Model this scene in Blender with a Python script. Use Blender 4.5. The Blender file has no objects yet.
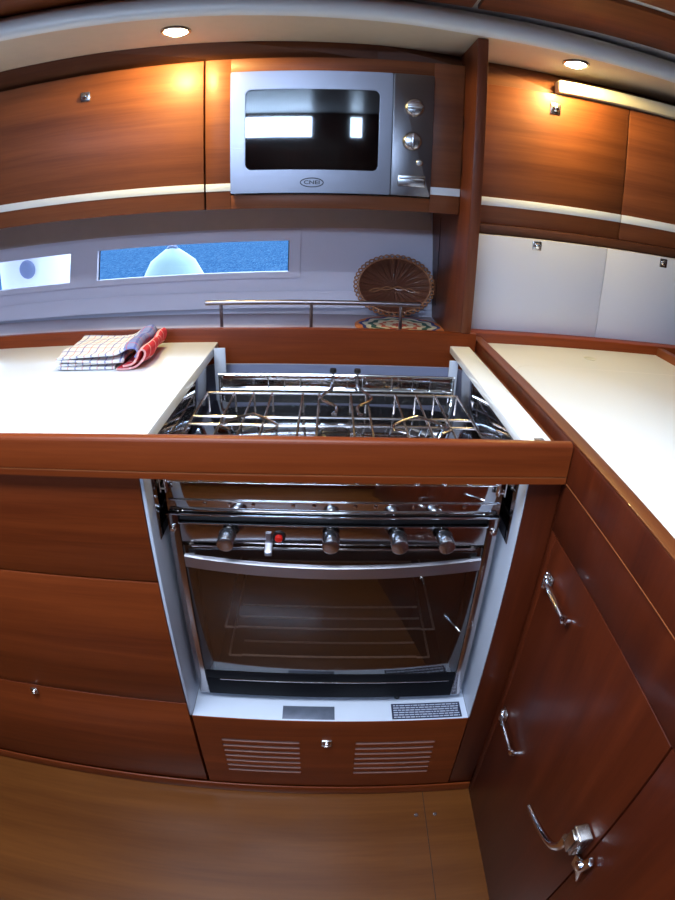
import bpy, bmesh, math, random
from mathutils import Vector, Matrix
random.seed(7)
C = bpy.context.scene.collection
sc = bpy.context.scene
PI = math.pi

# ---------------------------------------------------------------- materials
def newmat(name):
    m = bpy.data.materials.new(name); m.use_nodes = True
    nt = m.node_tree; nt.nodes.clear()
    out = nt.nodes.new('ShaderNodeOutputMaterial')
    return m, nt, out
def N(nt, t, **kw):
    n = nt.nodes.new(t)
    for k, v in kw.items():
        if k.startswith('i_'): n.inputs[k[2:].replace('_', ' ')].default_value = v
        else: setattr(n, k, v)
    return n
def principled(nt, out, col=None, rough=.5, metal=0, coat=0, coat_rough=.1, spec=None):
    b = nt.nodes.new('ShaderNodeBsdfPrincipled')
    if col is not None: b.inputs['Base Color'].default_value = (*col, 1)
    b.inputs['Roughness'].default_value = rough
    b.inputs['Metallic'].default_value = metal
    b.inputs['Coat Weight'].default_value = coat
    b.inputs['Coat Roughness'].default_value = coat_rough
    if spec is not None: b.inputs['Specular IOR Level'].default_value = spec
    nt.links.new(b.outputs[0], out.inputs[0])
    return b
def plain(name, col, rough=.5, metal=0, coat=0, noise=0, nscale=40, bump=0, coat_rough=.1, spec=None):
    m, nt, out = newmat(name)
    b = principled(nt, out, col, rough, metal, coat, coat_rough, spec)
    tc = N(nt, 'ShaderNodeTexCoord')
    nz = N(nt, 'ShaderNodeTexNoise'); nz.inputs['Scale'].default_value = nscale; nz.inputs['Detail'].default_value = 4
    nt.links.new(tc.outputs['Object'], nz.inputs['Vector'])
    mr = N(nt, 'ShaderNodeMapRange'); a = noise
    mr.inputs['To Min'].default_value = 1 - a; mr.inputs['To Max'].default_value = 1 + a
    nt.links.new(nz.outputs['Fac'], mr.inputs['Value'])
    mx = N(nt, 'ShaderNodeVectorMath', operation='SCALE'); mx.inputs[0].default_value = col
    nt.links.new(mr.outputs[0], mx.inputs['Scale']); nt.links.new(mx.outputs[0], b.inputs['Base Color'])
    if bump:
        bp = N(nt, 'ShaderNodeBump'); bp.inputs['Strength'].default_value = bump; bp.inputs['Distance'].default_value = .001
        nt.links.new(nz.outputs['Fac'], bp.inputs['Height']); nt.links.new(bp.outputs[0], b.inputs['Normal'])
    return m
def wood(name, dark, light, scale=(1.2, 30, 30), rough=.42, coat=.16, coat_rough=.14, spec=.3):
    m, nt, out = newmat(name)
    b = principled(nt, out, light, rough, 0, coat, coat_rough, spec)
    tc = N(nt, 'ShaderNodeTexCoord'); mp = N(nt, 'ShaderNodeMapping'); mp.inputs['Scale'].default_value = scale
    nt.links.new(tc.outputs['Object'], mp.inputs['Vector'])
    n1 = N(nt, 'ShaderNodeTexNoise'); n1.inputs['Scale'].default_value = 1; n1.inputs['Detail'].default_value = 6
    n1.inputs['Roughness'].default_value = .55; n1.inputs['Distortion'].default_value = .4
    nt.links.new(mp.outputs[0], n1.inputs['Vector'])
    n2 = N(nt, 'ShaderNodeTexNoise'); n2.inputs['Scale'].default_value = 9; n2.inputs['Detail'].default_value = 3
    nt.links.new(mp.outputs[0], n2.inputs['Vector'])
    ad = N(nt, 'ShaderNodeMath', operation='MULTIPLY_ADD'); ad.inputs[1].default_value = .30
    nt.links.new(n2.outputs['Fac'], ad.inputs[0]); nt.links.new(n1.outputs['Fac'], ad.inputs[2])
    cr = N(nt, 'ShaderNodeValToRGB')
    cr.color_ramp.elements[0].position = .42; cr.color_ramp.elements[0].color = (*dark, 1)
    cr.color_ramp.elements[1].position = .86; cr.color_ramp.elements[1].color = (*light, 1)
    nt.links.new(ad.outputs[0], cr.inputs[0]); nt.links.new(cr.outputs[0], b.inputs['Base Color'])
    return m
M = {}
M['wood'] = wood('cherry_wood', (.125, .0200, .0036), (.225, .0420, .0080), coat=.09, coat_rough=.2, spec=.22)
M['wood_up'] = wood('cherry_wood_upper', (.118, .029, .0078), (.210, .059, .0165), rough=.5, coat=.07, coat_rough=.25)
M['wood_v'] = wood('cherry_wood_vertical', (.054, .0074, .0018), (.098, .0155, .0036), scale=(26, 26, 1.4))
M['wood_div'] = wood('cherry_wood_divider', (.085, .018, .006), (.160, .038, .012), scale=(26, 26, 1.4), coat=.08)
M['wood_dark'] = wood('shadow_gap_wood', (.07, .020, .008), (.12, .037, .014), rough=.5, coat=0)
M['wood_edge'] = wood('cherry_edge', (.20, .055, .016), (.32, .10, .032), scale=(6, 6, 6))
M['wood_pen'] = wood('cherry_edge_long', (.115, .028, .0075), (.19, .052, .014), scale=(30, 1.2, 30))
M['floor'] = wood('floor_wood', (.095, .026, .0045), (.155, .048, .0090), scale=(1.1, 16, 16), rough=.3, coat=.3, coat_rough=.2)
M['white_top'] = plain('white_worktop', (.82, .85, .89), .25, noise=.012, nscale=6, coat=.3)
M['white_lam'] = plain('white_laminate', (.60, .59, .66), .35, noise=.02, nscale=5)
M['white_strip'] = plain('white_inlay', (.72, .75, .80), .35)
M['cream'] = plain('cream_headliner', (.60, .52, .42), .8, noise=.05, nscale=30, bump=.2)
M['cover'] = plain('cream_cover', (.42, .37, .30), .8, noise=.04, nscale=30)
M['cornice'] = plain('white_cornice', (.70, .70, .70), .35, noise=.02, nscale=8)
M['hull'] = plain('hull_liner', (.76, .71, .84), .55, noise=.03, nscale=10)
M['hull_up'] = plain('hull_liner_upper', (.62, .53, .53), .75, noise=.06, nscale=30)  # brownish grey also takes in the shadow under the lockers
M['shelf'] = plain('shelf_laminate', (.48, .40, .46), .4, noise=.03)
M['gap'] = plain('seam_dark', (.018, .006, .004), .8)
M['black'] = plain('black_plastic', (.010, .010, .011), .35)
M['matblack'] = plain('matt_black_enamel', (.006, .006, .008), .6, spec=.12)
M['iron'] = plain('black_enamel', (.012, .012, .014), .22, coat=.5)
M['chrome'] = plain('chrome', (.82, .82, .84), .09, metal=1)
M['nickel'] = plain('satin_nickel', (.55, .53, .53), .24, metal=1)
M['rail'] = plain('rail_steel', (.52, .50, .52), .2, metal=1)
M['rail_d'] = plain('dull_rail_steel', (.27, .24, .27), .3, metal=1)
M['rackwire'] = plain('bright_rack_wire', (.85, .82, .80), .35, metal=.4)
M['wire'] = plain('pan_support_wire', (.44, .40, .40), .25, metal=1)
M['satin'] = plain('satin_silver', (.56, .55, .57), .27, metal=1)
M['polish'] = plain('polished_stainless', (.44, .42, .43), .07, metal=1, noise=.03, nscale=9)
M['hobsteel'] = plain('hob_stainless', (.60, .60, .62), .06, metal=1)
M['frame_steel'] = plain('stove_stainless', (.48, .44, .43), .16, metal=1, noise=.03)
M['alu'] = plain('alu_liner', (.56, .60, .70), .45, metal=.0, noise=.04, nscale=8, coat=.2)
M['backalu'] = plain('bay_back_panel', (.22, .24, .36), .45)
M['backsteel'] = plain('dull_back_steel', (.20, .20, .26), .3, metal=1)
M['handle_steel'] = plain('handle_steel', (.52, .52, .58), .38, metal=1)
M['cavity'] = plain('oven_enamel', (.035, .03, .03), .35)
M['red'] = plain('red_plastic', (.75, .02, .012), .3, coat=.4)
M['rope'] = plain('rope', (.6, .6, .58), .8, noise=.2, nscale=200)
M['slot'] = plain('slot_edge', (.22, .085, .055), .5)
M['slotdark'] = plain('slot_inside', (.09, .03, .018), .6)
M['plate'] = plain('grey_plate', (.16, .18, .24), .35, metal=.4, noise=.25, nscale=60)
M['label'] = plain('dark_label', (.012, .016, .045), .45)
M['labeltext'] = plain('label_print', (.42, .45, .55), .5)
M['logo'] = plain('logo_black', (.008, .008, .012), .4)
M['fender'] = plain('fender_vinyl', (.29, .40, .345), .45, noise=.05, nscale=5)
M['fender_w'] = plain('fender_white', (.90, .91, .90), .45, noise=.03, nscale=5)
M['fender_blue'] = plain('fender_eyelet_and_shade', (.22, .26, .38), .5)  # eyelet vinyl; also colours the disc that imitates a shadow
M['gasket'] = plain('window_gasket', (.02, .02, .025), .5)
M['lens'] = None

def brushed(name, col, rough, axis):
    m, nt, out = newmat(name)
    b = principled(nt, out, col, rough, 1)
    tc = N(nt, 'ShaderNodeTexCoord'); mp = N(nt, 'ShaderNodeMapping')
    s = [700, 700, 700]; s[axis] = 4; mp.inputs['Scale'].default_value = s
    nz = N(nt, 'ShaderNodeTexNoise'); nz.inputs['Scale'].default_value = 1; nz.inputs['Detail'].default_value = 2
    nt.links.new(tc.outputs['Object'], mp.inputs[0]); nt.links.new(mp.outputs[0], nz.inputs['Vector'])
    mr = N(nt, 'ShaderNodeMapRange'); mr.inputs['To Min'].default_value = rough * .8; mr.inputs['To Max'].default_value = rough * 1.3
    nt.links.new(nz.outputs['Fac'], mr.inputs['Value']); nt.links.new(mr.outputs[0], b.inputs['Roughness'])
    bp = N(nt, 'ShaderNodeBump'); bp.inputs['Strength'].default_value = .12; bp.inputs['Distance'].default_value = .0003
    nt.links.new(nz.outputs['Fac'], bp.inputs['Height']); nt.links.new(bp.outputs[0], b.inputs['Normal'])
    return m
M['brushed'] = brushed('brushed_stainless', (.27, .26, .30), .30, 0)
M['brushed_d'] = brushed('brushed_stainless_grey', (.20, .19, .205), .32, 2)

def glassmat(name, tint, fac, rough=.02):
    m, nt, out = newmat(name)
    t = N(nt, 'ShaderNodeBsdfTransparent'); t.inputs[0].default_value = (*tint, 1)
    g = N(nt, 'ShaderNodeBsdfGlossy'); g.inputs['Roughness'].default_value = rough; g.inputs['Color'].default_value = (1, 1, 1, 1)
    mx = N(nt, 'ShaderNodeMixShader'); mx.inputs[0].default_value = fac
    nt.links.new(t.outputs[0], mx.inputs[1]); nt.links.new(g.outputs[0], mx.inputs[2]); nt.links.new(mx.outputs[0], out.inputs[0])
    return m
M['window_glass'] = glassmat('window_glass', (.86, .93, 1.0), .015)
M['oven_glass'] = glassmat('smoked_oven_glass', (.62, .56, .52), .16, .04)
M['mw_glass'] = glassmat('microwave_glass', (.05, .05, .06), .11, .03)

def emis(name, col, s):
    m, nt, out = newmat(name)
    e = N(nt, 'ShaderNodeEmission'); e.inputs[0].default_value = (*col, 1); e.inputs[1].default_value = s
    nt.links.new(e.outputs[0], out.inputs[0]); return m
M['lens'] = emis('lamp_lens', (1, .88, .60), 60)

def water():
    m, nt, out = newmat('harbour_water')
    b = principled(nt, out, (.03, .18, .5), .8, spec=0)
    tc = N(nt, 'ShaderNodeTexCoord'); mp = N(nt, 'ShaderNodeMapping'); mp.inputs['Scale'].default_value = (24, 4, 24)
    nz = N(nt, 'ShaderNodeTexNoise'); nz.inputs['Scale'].default_value = 2.2; nz.inputs['Detail'].default_value = 5; nz.inputs['Roughness'].default_value = .75
    nt.links.new(tc.outputs['Object'], mp.inputs[0]); nt.links.new(mp.outputs[0], nz.inputs['Vector'])
    cr = N(nt, 'ShaderNodeValToRGB'); e = cr.color_ramp.elements
    e[0].position = .40; e[0].color = (.008, .036, .090, 1); e[1].position = .68; e[1].color = (.060, .118, .19, 1)
    nt.links.new(nz.outputs['Fac'], cr.inputs[0]); nt.links.new(cr.outputs[0], b.inputs['Base Color'])
    bp = N(nt, 'ShaderNodeBump'); bp.inputs['Strength'].default_value = .5; bp.inputs['Distance'].default_value = .03
    nt.links.new(nz.outputs['Fac'], bp.inputs['Height']); nt.links.new(bp.outputs[0], b.inputs['Normal'])
    return m
M['water'] = water()

def cloth(name, kind):
    # woven check; stripes follow the cloth's own UV (metres)
    m, nt, out = newmat(name)
    b = principled(nt, out, (1, 1, 1), .9, spec=.1)
    uv = N(nt, 'ShaderNodeUVMap'); sp = N(nt, 'ShaderNodeSeparateXYZ'); nt.links.new(uv.outputs[0], sp.inputs[0])
    def stripe(sock, period, phase, width):
        a = N(nt, 'ShaderNodeMath', operation='MULTIPLY_ADD'); a.inputs[1].default_value = 1 / period; a.inputs[2].default_value = phase
        nt.links.new(sock, a.inputs[0])
        f = N(nt, 'ShaderNodeMath', operation='FRACT'); nt.links.new(a.outputs[0], f.inputs[0])
        l = N(nt, 'ShaderNodeMath', operation='LESS_THAN'); l.inputs[1].default_value = width
        nt.links.new(f.outputs[0], l.inputs[0]); return l.outputs[0]
    def mix(fac, a, col, amt=.85):
        x = N(nt, 'ShaderNodeMix', data_type='RGBA')
        mm = N(nt, 'ShaderNodeMath', operation='MULTIPLY'); mm.inputs[1].default_value = amt; nt.links.new(fac, mm.inputs[0])
        nt.links.new(mm.outputs[0], x.inputs[0]); nt.links.new(a, x.inputs[6]); x.inputs[7].default_value = (*col, 1)
        return x.outputs[2]
    base = N(nt, 'ShaderNodeRGB')
    if kind == 'blue':
        base.outputs[0].default_value = (.74, .72, .72, 1); c = base.outputs[0]
        g = N(nt, 'ShaderNodeMath', operation='LESS_THAN'); g.inputs[1].default_value = .052; nt.links.new(sp.outputs[0], g.inputs[0])
        c = mix(g.outputs[0], c, (.10, .16, .48), .8)
        c = mix(stripe(sp.outputs[0], .034, .2, .10), c, (.10, .12, .40), .75)
        c = mix(stripe(sp.outputs[0], .034, .7, .07), c, (.62, .09, .09), .6)
        c = mix(stripe(sp.outputs[1], .046, .1, .10), c, (.14, .16, .46), .6)
        c = mix(stripe(sp.outputs[1], .046, .6, .07), c, (.62, .10, .10), .5)
    else:
        base.outputs[0].default_value = (.62, .045, .06, 1); c = base.outputs[0]
        c = mix(stripe(sp.outputs[0], .03, .1, .12), c, (.8, .6, .6), .6)
        c = mix(stripe(sp.outputs[1], .03, .1, .12), c, (.8, .6, .6), .5)
    nt.links.new(c, b.inputs['Base Color'])
    nz = N(nt, 'ShaderNodeTexNoise'); nz.inputs['Scale'].default_value = 500
    bp = N(nt, 'ShaderNodeBump'); bp.inputs['Strength'].default_value = .3; bp.inputs['Distance'].default_value = .001
    nt.links.new(nz.outputs['Fac'], bp.inputs['Height']); nt.links.new(bp.outputs[0], b.inputs['Normal'])
    return m
M['cloth_b'] = cloth('check_cotton', 'blue'); M['cloth_r'] = cloth('red_cotton', 'red')

def wicker(name):
    m, nt, out = newmat(name)
    b = principled(nt, out, (.4, .13, .05), .5, coat=.2)
    uv = N(nt, 'ShaderNodeUVMap'); mp = N(nt, 'ShaderNodeMapping'); mp.inputs['Scale'].default_value = (60, 34, 1)
    nt.links.new(uv.outputs[0], mp.inputs[0])
    ck = N(nt, 'ShaderNodeTexBrick'); ck.inputs['Scale'].default_value = 1
    ck.inputs['Color1'].default_value = (.60, .21, .09, 1); ck.inputs['Color2'].default_value = (.42, .13, .055, 1); ck.inputs['Mortar'].default_value = (.07, .02, .012, 1)
    ck.inputs['Mortar Size'].default_value = .07
    nt.links.new(mp.outputs[0], ck.inputs['Vector']); nt.links.new(ck.outputs['Color'], b.inputs['Base Color'])
    bp = N(nt, 'ShaderNodeBump'); bp.inputs['Strength'].default_value = .6; bp.inputs['Distance'].default_value = .002; bp.invert = True
    nt.links.new(ck.outputs['Fac'], bp.inputs['Height']); nt.links.new(bp.outputs[0], b.inputs['Normal'])
    return m
M['wicker'] = wicker('wicker'); M['cane'] = plain('cane', (.42, .17, .075), .45, coat=.3, noise=.25, nscale=90)
M['cane_d'] = plain('dark_cane', (.20, .06, .03), .5, noise=.25, nscale=90)

def matmat():
    # concentric coloured rings of the coiled place mat (the colours belong to the yarn)
    m, nt, out = newmat('coiled_mat')
    b = principled(nt, out, (1, 1, 1), .85)
    uv = N(nt, 'ShaderNodeUVMap'); sp = N(nt, 'ShaderNodeSeparateXYZ'); nt.links.new(uv.outputs[0], sp.inputs[0])
    w = N(nt, 'ShaderNodeMath', operation='MULTIPLY'); w.inputs[1].default_value = 2 * PI * 10; nt.links.new(sp.outputs[0], w.inputs[0])
    s = N(nt, 'ShaderNodeMath', operation='SINE'); nt.links.new(w.outputs[0], s.inputs[0])
    a = N(nt, 'ShaderNodeMath', operation='MULTIPLY_ADD'); a.inputs[1].default_value = .035; nt.links.new(s.outputs[0], a.inputs[0]); nt.links.new(sp.outputs[1], a.inputs[2])
    cr = N(nt, 'ShaderNodeValToRGB'); cr.color_ramp.interpolation = 'CONSTANT'
    stops = [(0, (.45, .08, .05)), (.18, (.62, .52, .36)), (.34, (.45, .09, .05)), (.44, (.62, .52, .36)), (.56, (.03, .09, .08)),
             (.68, (.60, .52, .38)), (.80, (.03, .04, .16)), (.88, (.55, .16, .04))]
    el = cr.color_ramp.elements; el[0].position, el[0].color = 0, (*stops[0][1], 1); el[1].position, el[1].color = stops[1][0], (*stops[1][1], 1)
    for p, c in stops[2:]:
        e = el.new(p); e.color = (*c, 1)
    nt.links.new(a.outputs[0], cr.inputs[0]); nt.links.new(cr.outputs[0], b.inputs['Base Color'])
    return m
M['mat'] = matmat()

# ---------------------------------------------------------------- geometry helpers
class MB:
    def __init__(s): s.bm = bmesh.new(); s.uv = s.bm.loops.layers.uv.new('UVMap')
    def merge(s, b):
        me = bpy.data.meshes.new('tmp'); b.to_mesh(me); b.free(); s.bm.from_mesh(me); bpy.data.meshes.remove(me); return s
    def box(s, x0, x1, y0, y1, z0, z1, bev=.0015, seg=2):
        b = bmesh.new(); r = bmesh.ops.create_cube(b, size=1)
        for v in b.verts:
            v.co = Vector(((x0 + x1) / 2 + v.co.x * (x1 - x0), (y0 + y1) / 2 + v.co.y * (y1 - y0), (z0 + z1) / 2 + v.co.z * (z1 - z0)))
        if bev:
            bev = min(bev, .45 * min(abs(x1 - x0), abs(y1 - y0), abs(z1 - z0)))
            bmesh.ops.bevel(b, geom=list(b.edges), offset=bev, segments=seg, profile=.5, affect='EDGES')
        return s.merge(b)
    def prism(s, poly, axis, a0, a1, bev=0, seg=2):
        """poly: 2D points; axis 'x': (y,z), 'y': (x,z), 'z': (x,y)"""
        def P(p, t):
            return {'x': (t, p[0], p[1]), 'y': (p[0], t, p[1]), 'z': (p[0], p[1], t)}[axis]
        b = bmesh.new(); A = [b.verts.new(P(p, a0)) for p in poly]; B = [b.verts.new(P(p, a1)) for p in poly]
        n = len(poly); b.faces.new(A); b.faces.new(B[::-1])
        for i in range(n): b.faces.new((A[i], B[i], B[(i + 1) % n], A[(i + 1) % n]))
        bmesh.ops.recalc_face_normals(b, faces=b.faces)
        if bev: bmesh.ops.bevel(b, geom=list(b.edges), offset=bev, segments=seg, profile=.5, affect='EDGES')
        return s.merge(b)
    def quad(s, pts):
        vs = [s.bm.verts.new(p) for p in pts]; s.bm.faces.new(vs); return s
    def tube(s, pts, r, n=10, closed=False, caps=True, flat=None):
        pts = [Vector(p) for p in pts]; m = len(pts)
        rs = r if isinstance(r, (list, tuple)) else [r] * m
        b = bmesh.new(); rings = []; up = None
        for i, p in enumerate(pts):
            if closed: t = pts[(i + 1) % m] - pts[i - 1]
            else: t = pts[min(i + 1, m - 1)] - pts[max(i - 1, 0)]
            t.normalize()
            if up is None:
                a = Vector((0, 0, 1)) if abs(t.z) < .9 else Vector((1, 0, 0)); up = (a - t * a.dot(t)).normalized()
            else:
                up = up - t * up.dot(t); up.normalize()
            sd = t.cross(up)
            fx, fz = (flat or (1, 1))
            rings.append([b.verts.new(p + (up * math.cos(2 * PI * k / n) * fz + sd * math.sin(2 * PI * k / n) * fx) * rs[i]) for k in range(n)])
        for i in range(m if closed else m - 1):
            A, B = rings[i], rings[(i + 1) % m]
            for k in range(n): b.faces.new((A[k], A[(k + 1) % n], B[(k + 1) % n], B[k]))
        if not closed and caps: b.faces.new(rings[0][::-1]); b.faces.new(rings[-1])
        bmesh.ops.recalc_face_normals(b, faces=b.faces)
        return s.merge(b)
    def lathe(s, prof, c, axis=(0, 0, 1), n=32, sx=1):
        b = bmesh.new(); q = Vector((0, 0, 1)).rotation_difference(Vector(axis)); rings = []
        for r, h in prof:
            if r < 1e-6: rings.append([b.verts.new(Vector(c) + q @ Vector((0, 0, h)))])
            else: rings.append([b.verts.new(Vector(c) + q @ Vector((r * math.cos(2 * PI * k / n) * sx, r * math.sin(2 * PI * k / n), h))) for k in range(n)])
        for A, B in zip(rings, rings[1:]):
            for k in range(n):
                k2 = (k + 1) % n
                if len(A) == 1 and len(B) == 1: break
                if len(A) == 1: b.faces.new((A[0], B[k2], B[k]))
                elif len(B) == 1: b.faces.new((A[k], A[k2], B[0]))
                else: b.faces.new((A[k], A[k2], B[k2], B[k]))
        bmesh.ops.recalc_face_normals(b, faces=b.faces)
        return s.merge(b)
    def cyl(s, r, c, axis, h, n=24, bev=.0): 
        bev = bev or min(r, h) * .12
        return s.lathe([(0, 0), (r - bev, 0), (r, bev), (r, h - bev), (r - bev, h), (0, h)], c, axis, n)

def wl(o):
    v = Vector((0, 0, 0))
    while o is not None: v = v + o.location; o = o.parent
    return v
def obj(name, mb, mat, parent=None, smooth=35, origin=None):
    me = bpy.data.meshes.new(name); bm = mb.bm
    if parent is not None: off = wl(parent)
    elif origin is not None: off = Vector(origin)
    else:
        xs = [v.co for v in bm.verts]
        off = Vector(((min(v.x for v in xs) + max(v.x for v in xs)) / 2, (min(v.y for v in xs) + max(v.y for v in xs)) / 2, min(v.z for v in xs)))
    bmesh.ops.translate(bm, verts=bm.verts, vec=-off)
    bm.to_mesh(me); bm.free(); me.materials.append(M[mat] if isinstance(mat, str) else mat)
    if smooth:
        me.polygons.foreach_set('use_smooth', [True] * len(me.polygons)); me.set_sharp_from_angle(angle=math.radians(smooth))
    o = bpy.data.objects.new(name, me); C.objects.link(o)
    if parent is not None: o.parent = parent
    else: o.location = off
    return o
def thing(name, label, cat, loc, group=None):
    o = bpy.data.objects.new(name, None); o.empty_display_size = .03; C.objects.link(o); o.location = loc
    o['label'] = label; o['category'] = cat
    if group: o['group'] = group
    return o
def tag(o, label, cat, group=None, kind=None):
    o['label'] = label; o['category'] = cat
    if group: o['group'] = group
    if kind: o['kind'] = kind
    return o
def struct(name, mb, mat, parent=None, label=None, **k):
    o = obj(name, mb, mat, parent, **k)
    if parent is None: o['kind'] = 'structure'
    if label: o['label'] = label
    return o
def copy_tree(o, parent=None):
    c = o.copy(); C.objects.link(c); c.parent = parent
    for ch in list(o.children): copy_tree(ch, c)
    return c
def spline(pts, k=6):
    P = [Vector(p) for p in pts]; out = []
    for i in range(len(P) - 1):
        p0 = P[max(i - 1, 0)]; p1 = P[i]; p2 = P[i + 1]; p3 = P[min(i + 2, len(P) - 1)]
        for j in range(k):
            t = j / k
            out.append(.5 * ((2 * p1) + (-p0 + p2) * t + (2 * p0 - 5 * p1 + 4 * p2 - p3) * t * t + (-p0 + 3 * p1 - 3 * p2 + p3) * t ** 3))
    out.append(P[-1]); return out
def wy(z, off=0): return .95 + .3 * (max(z, .5) - .88) + off      # the flared hull side

XL, XR, YB = -2.3, 2.2, -2.6

# ---------------------------------------------------------------- room shell
m = MB()
m.box(XL, XR, YB, 1.3, -.03, -.0005, 0)
struct('floor', m, 'floor', label='polished plank floor of the galley')
sm = MB()
sm.box(.2358, .2372, -.47, .012, -.0004, .0004, 0)
sm.box(.2372, .347, -.4713, -.4700, -.0004, .0004, 0)
struct('trim_4', sm, 'gap', label='narrow dark joint of the floor hatch')
screw = MB(); screw.cyl(.0048, (0, 0, 0), (0, 0, 1), .0012)
screw.box(-.0035, .0035, -.0005, .0005, .001, .0016, .0001)
s0 = obj('floor_screw', screw, 'nickel', origin=(0, 0, 0)); s0.location = (.215, -.052, 0)
tag(s0, 'small round floor screw left of the floor joint', 'screw')
s1 = s0.copy(); C.objects.link(s1); s1.location = (.259, -.052, 0); s1['label'] = 'small round floor screw right of the floor joint'

# hull side with the window openings
X = [XL, -1.50, -.834, -.737, -.125, XR]; Z = [-.03, 1.012, 1.104, 1.80]
def sh(x): return .016 * (max(-1.6, min(x, .35)) + .74)      # the sheer: everything on the hull side rises slightly to the right
def hullpanel(X, Z, holes, off, th, bm=None):
    m = bm or MB()
    for i in range(len(X) - 1):
        for j in range(len(Z) - 1):
            if (i, j) in holes: continue
            x0, x1, z0, z1 = X[i], X[i + 1], Z[j], Z[j + 1]
            a = [(x0, wy(z0, off), z0 + sh(x0)), (x1, wy(z0, off), z0 + sh(x1)), (x1, wy(z1, off), z1 + sh(x1)), (x0, wy(z1, off), z1 + sh(x0))]
            m.quad(a)
            b = [(p[0], p[1] + th, p[2]) for p in a]; m.quad(b[::-1])
            for di, dj, e in ((-1, 0, (0, 3)), (1, 0, (2, 1)), (0, -1, (1, 0)), (0, 1, (3, 2))):
                ii, jj = i + di, j + dj
                if (ii, jj) in holes or ii < 0 or jj < 0 or ii >= len(X) - 1 or jj >= len(Z) - 1:
                    p, q = e; m.quad([a[p], a[q], b[q], b[p]])
    bmesh.ops.remove_doubles(m.bm, verts=m.bm.verts, dist=1e-5)
    bmesh.ops.recalc_face_normals(m.bm, faces=m.bm.faces)
    return m
struct('wall_back', hullpanel(X, Z, {(1, 1), (3, 1)}, 0, .014), 'hull', smooth=0, label='pale hull side with a ribbon of windows')
m = hullpanel([-1.60, -1.50, -.834, -.737, -.125, -.091], [.994, 1.012, 1.104, 1.136], {(1, 1), (3, 1)}, -.006, .0055)
struct('trim_1', m, 'hull', smooth=0, label='raised moulding around the hull windows')
m = hullpanel([XL, .302], [.905, .953], set(), -.0045, .004)
struct('trim_5', m, 'hull', smooth=0, label='low raised band under the windows')
m = hullpanel([XL, .302], [1.140, 1.66], set(), -.004, .0035)
struct('trim_6', m, 'hull_up', smooth=0, label='fabric liner above the windows, locker shade put into its grey')
for n_, (x0, x1) in enumerate(((-.737, -.125), (-1.50, -.834)), 1):
    z0, z1 = 1.012, 1.104
    w = MB(); 
    for (a0, a1, b0, b1) in ((x0, x0 + .004, z0, z1), (x1 - .004, x1, z0, z1)):
        w.quad([(a0, wy(b0, .008), b0 + sh(a0)), (a1, wy(b0, .008), b0 + sh(a1)), (a1, wy(b1, .008), b1 + sh(a1)), (a0, wy(b1, .008), b1 + sh(a0))])
    wf = struct('window_%d' % n_, w, 'gasket', smooth=0, label='black rubber ends of the narrow hull window')
    g = MB(); g.quad([(x0, wy(z0, .010), z0 + sh(x0)), (x1, wy(z0, .010), z0 + sh(x1)), (x1, wy(z1, .010), z1 + sh(x1)), (x0, wy(z1, .010), z1 + sh(x0))])
    obj('window_pane', g, 'window_glass', wf, smooth=0)
# the other walls, ceiling of the saloon behind the camera
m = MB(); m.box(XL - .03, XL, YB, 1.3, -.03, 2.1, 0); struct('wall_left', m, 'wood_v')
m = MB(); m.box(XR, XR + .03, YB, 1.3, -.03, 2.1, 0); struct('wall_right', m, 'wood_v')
m = MB()
for (x0, x1, z0, z1) in ((XL, XR, -.03, 1.80), (XL, XR, 1.97, 2.1), (XL, -1.5, 1.80, 1.97), (-.18, .13, 1.80, 1.97), (.225, XR, 1.80, 1.97)):
    m.box(x0, x1, YB - .03, YB, z0, z1, 0)
struct('wall_front', m, 'wood_v')
for n_, (x0, x1) in enumerate(((-1.5, -.18), (.13, .225)), 3):  # unseen windows, split so the gap imitates a head blocking their reflection
    g = MB(); g.box(x0, x1, YB - .02, YB - .014, 1.80, 1.97, 0); struct('window_%d' % n_, g, 'window_glass', smooth=0)
# headliner soffit over the lockers, slanting in plan
fe = [(-2.3, .29), (-1.3, .355), (-.90, .39), (-.68, .414), (-.44, .445), (-.216, .474), (-.011, .503), (.13, .522), (.284, .548), (.494, .57), (.82, .598), (1.3, .63), (2.2, .66)]
m = MB()
poly = fe + [(2.2, .86), (.9, .80), (.60, .79), (.345, .76), (.10, .70), (-.25, .668), (-.55, .645), (-.9, .635), (-2.3, .60)]
m.prism(poly, 'z', 1.62, 1.632)
struct('trim_2', m, 'cream', smooth=0, label='cream soffit panel holding the downlights')
# cornice: rounded white fascia rising from soffit edge to the wooden ceiling
m = MB(); rings = []
cs = [(.004, 1.6185), (-.004, 1.6205), (-.009, 1.628), (-.010, 1.640), (-.006, 1.655), (.004, 1.668), (.020, 1.678), (.045, 1.684), (.060, 1.684)]
sp_ = spline([(x, y, 0) for x, y in fe], 5)
for p in sp_:
    rings.append([m.bm.verts.new((p.x, p.y + a, z)) for a, z in cs])
for A, B in zip(rings, rings[1:]):
    for k in range(len(cs) - 1): m.bm.faces.new((A[k], A[k + 1], B[k + 1], B[k]))
bmesh.ops.recalc_face_normals(m.bm, faces=m.bm.faces)
struct('trim_3', m, 'cornice', smooth=60, label='rounded white cornice along the soffit edge')
m = MB(); m.box(XL, XR, -.02, 1.25, 1.690, 1.72, 0); m.box(XL, XR, -.05, -.02, 1.69, 2.03, 0); m.box(XL, -.86, -.75, -.05, 2.0, 2.03, 0); m.box(.14, XR, -.75, -.05, 2.0, 2.03, 0)
m.box(XL, XR, YB, -.75, 2.0, 2.03, 0)
struct('ceiling', m, 'cornice', smooth=0, label='white deckhead between the wooden ceiling panels')
def ceil_y(x): return .515 + .105 * x if x < .9 else .61
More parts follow.
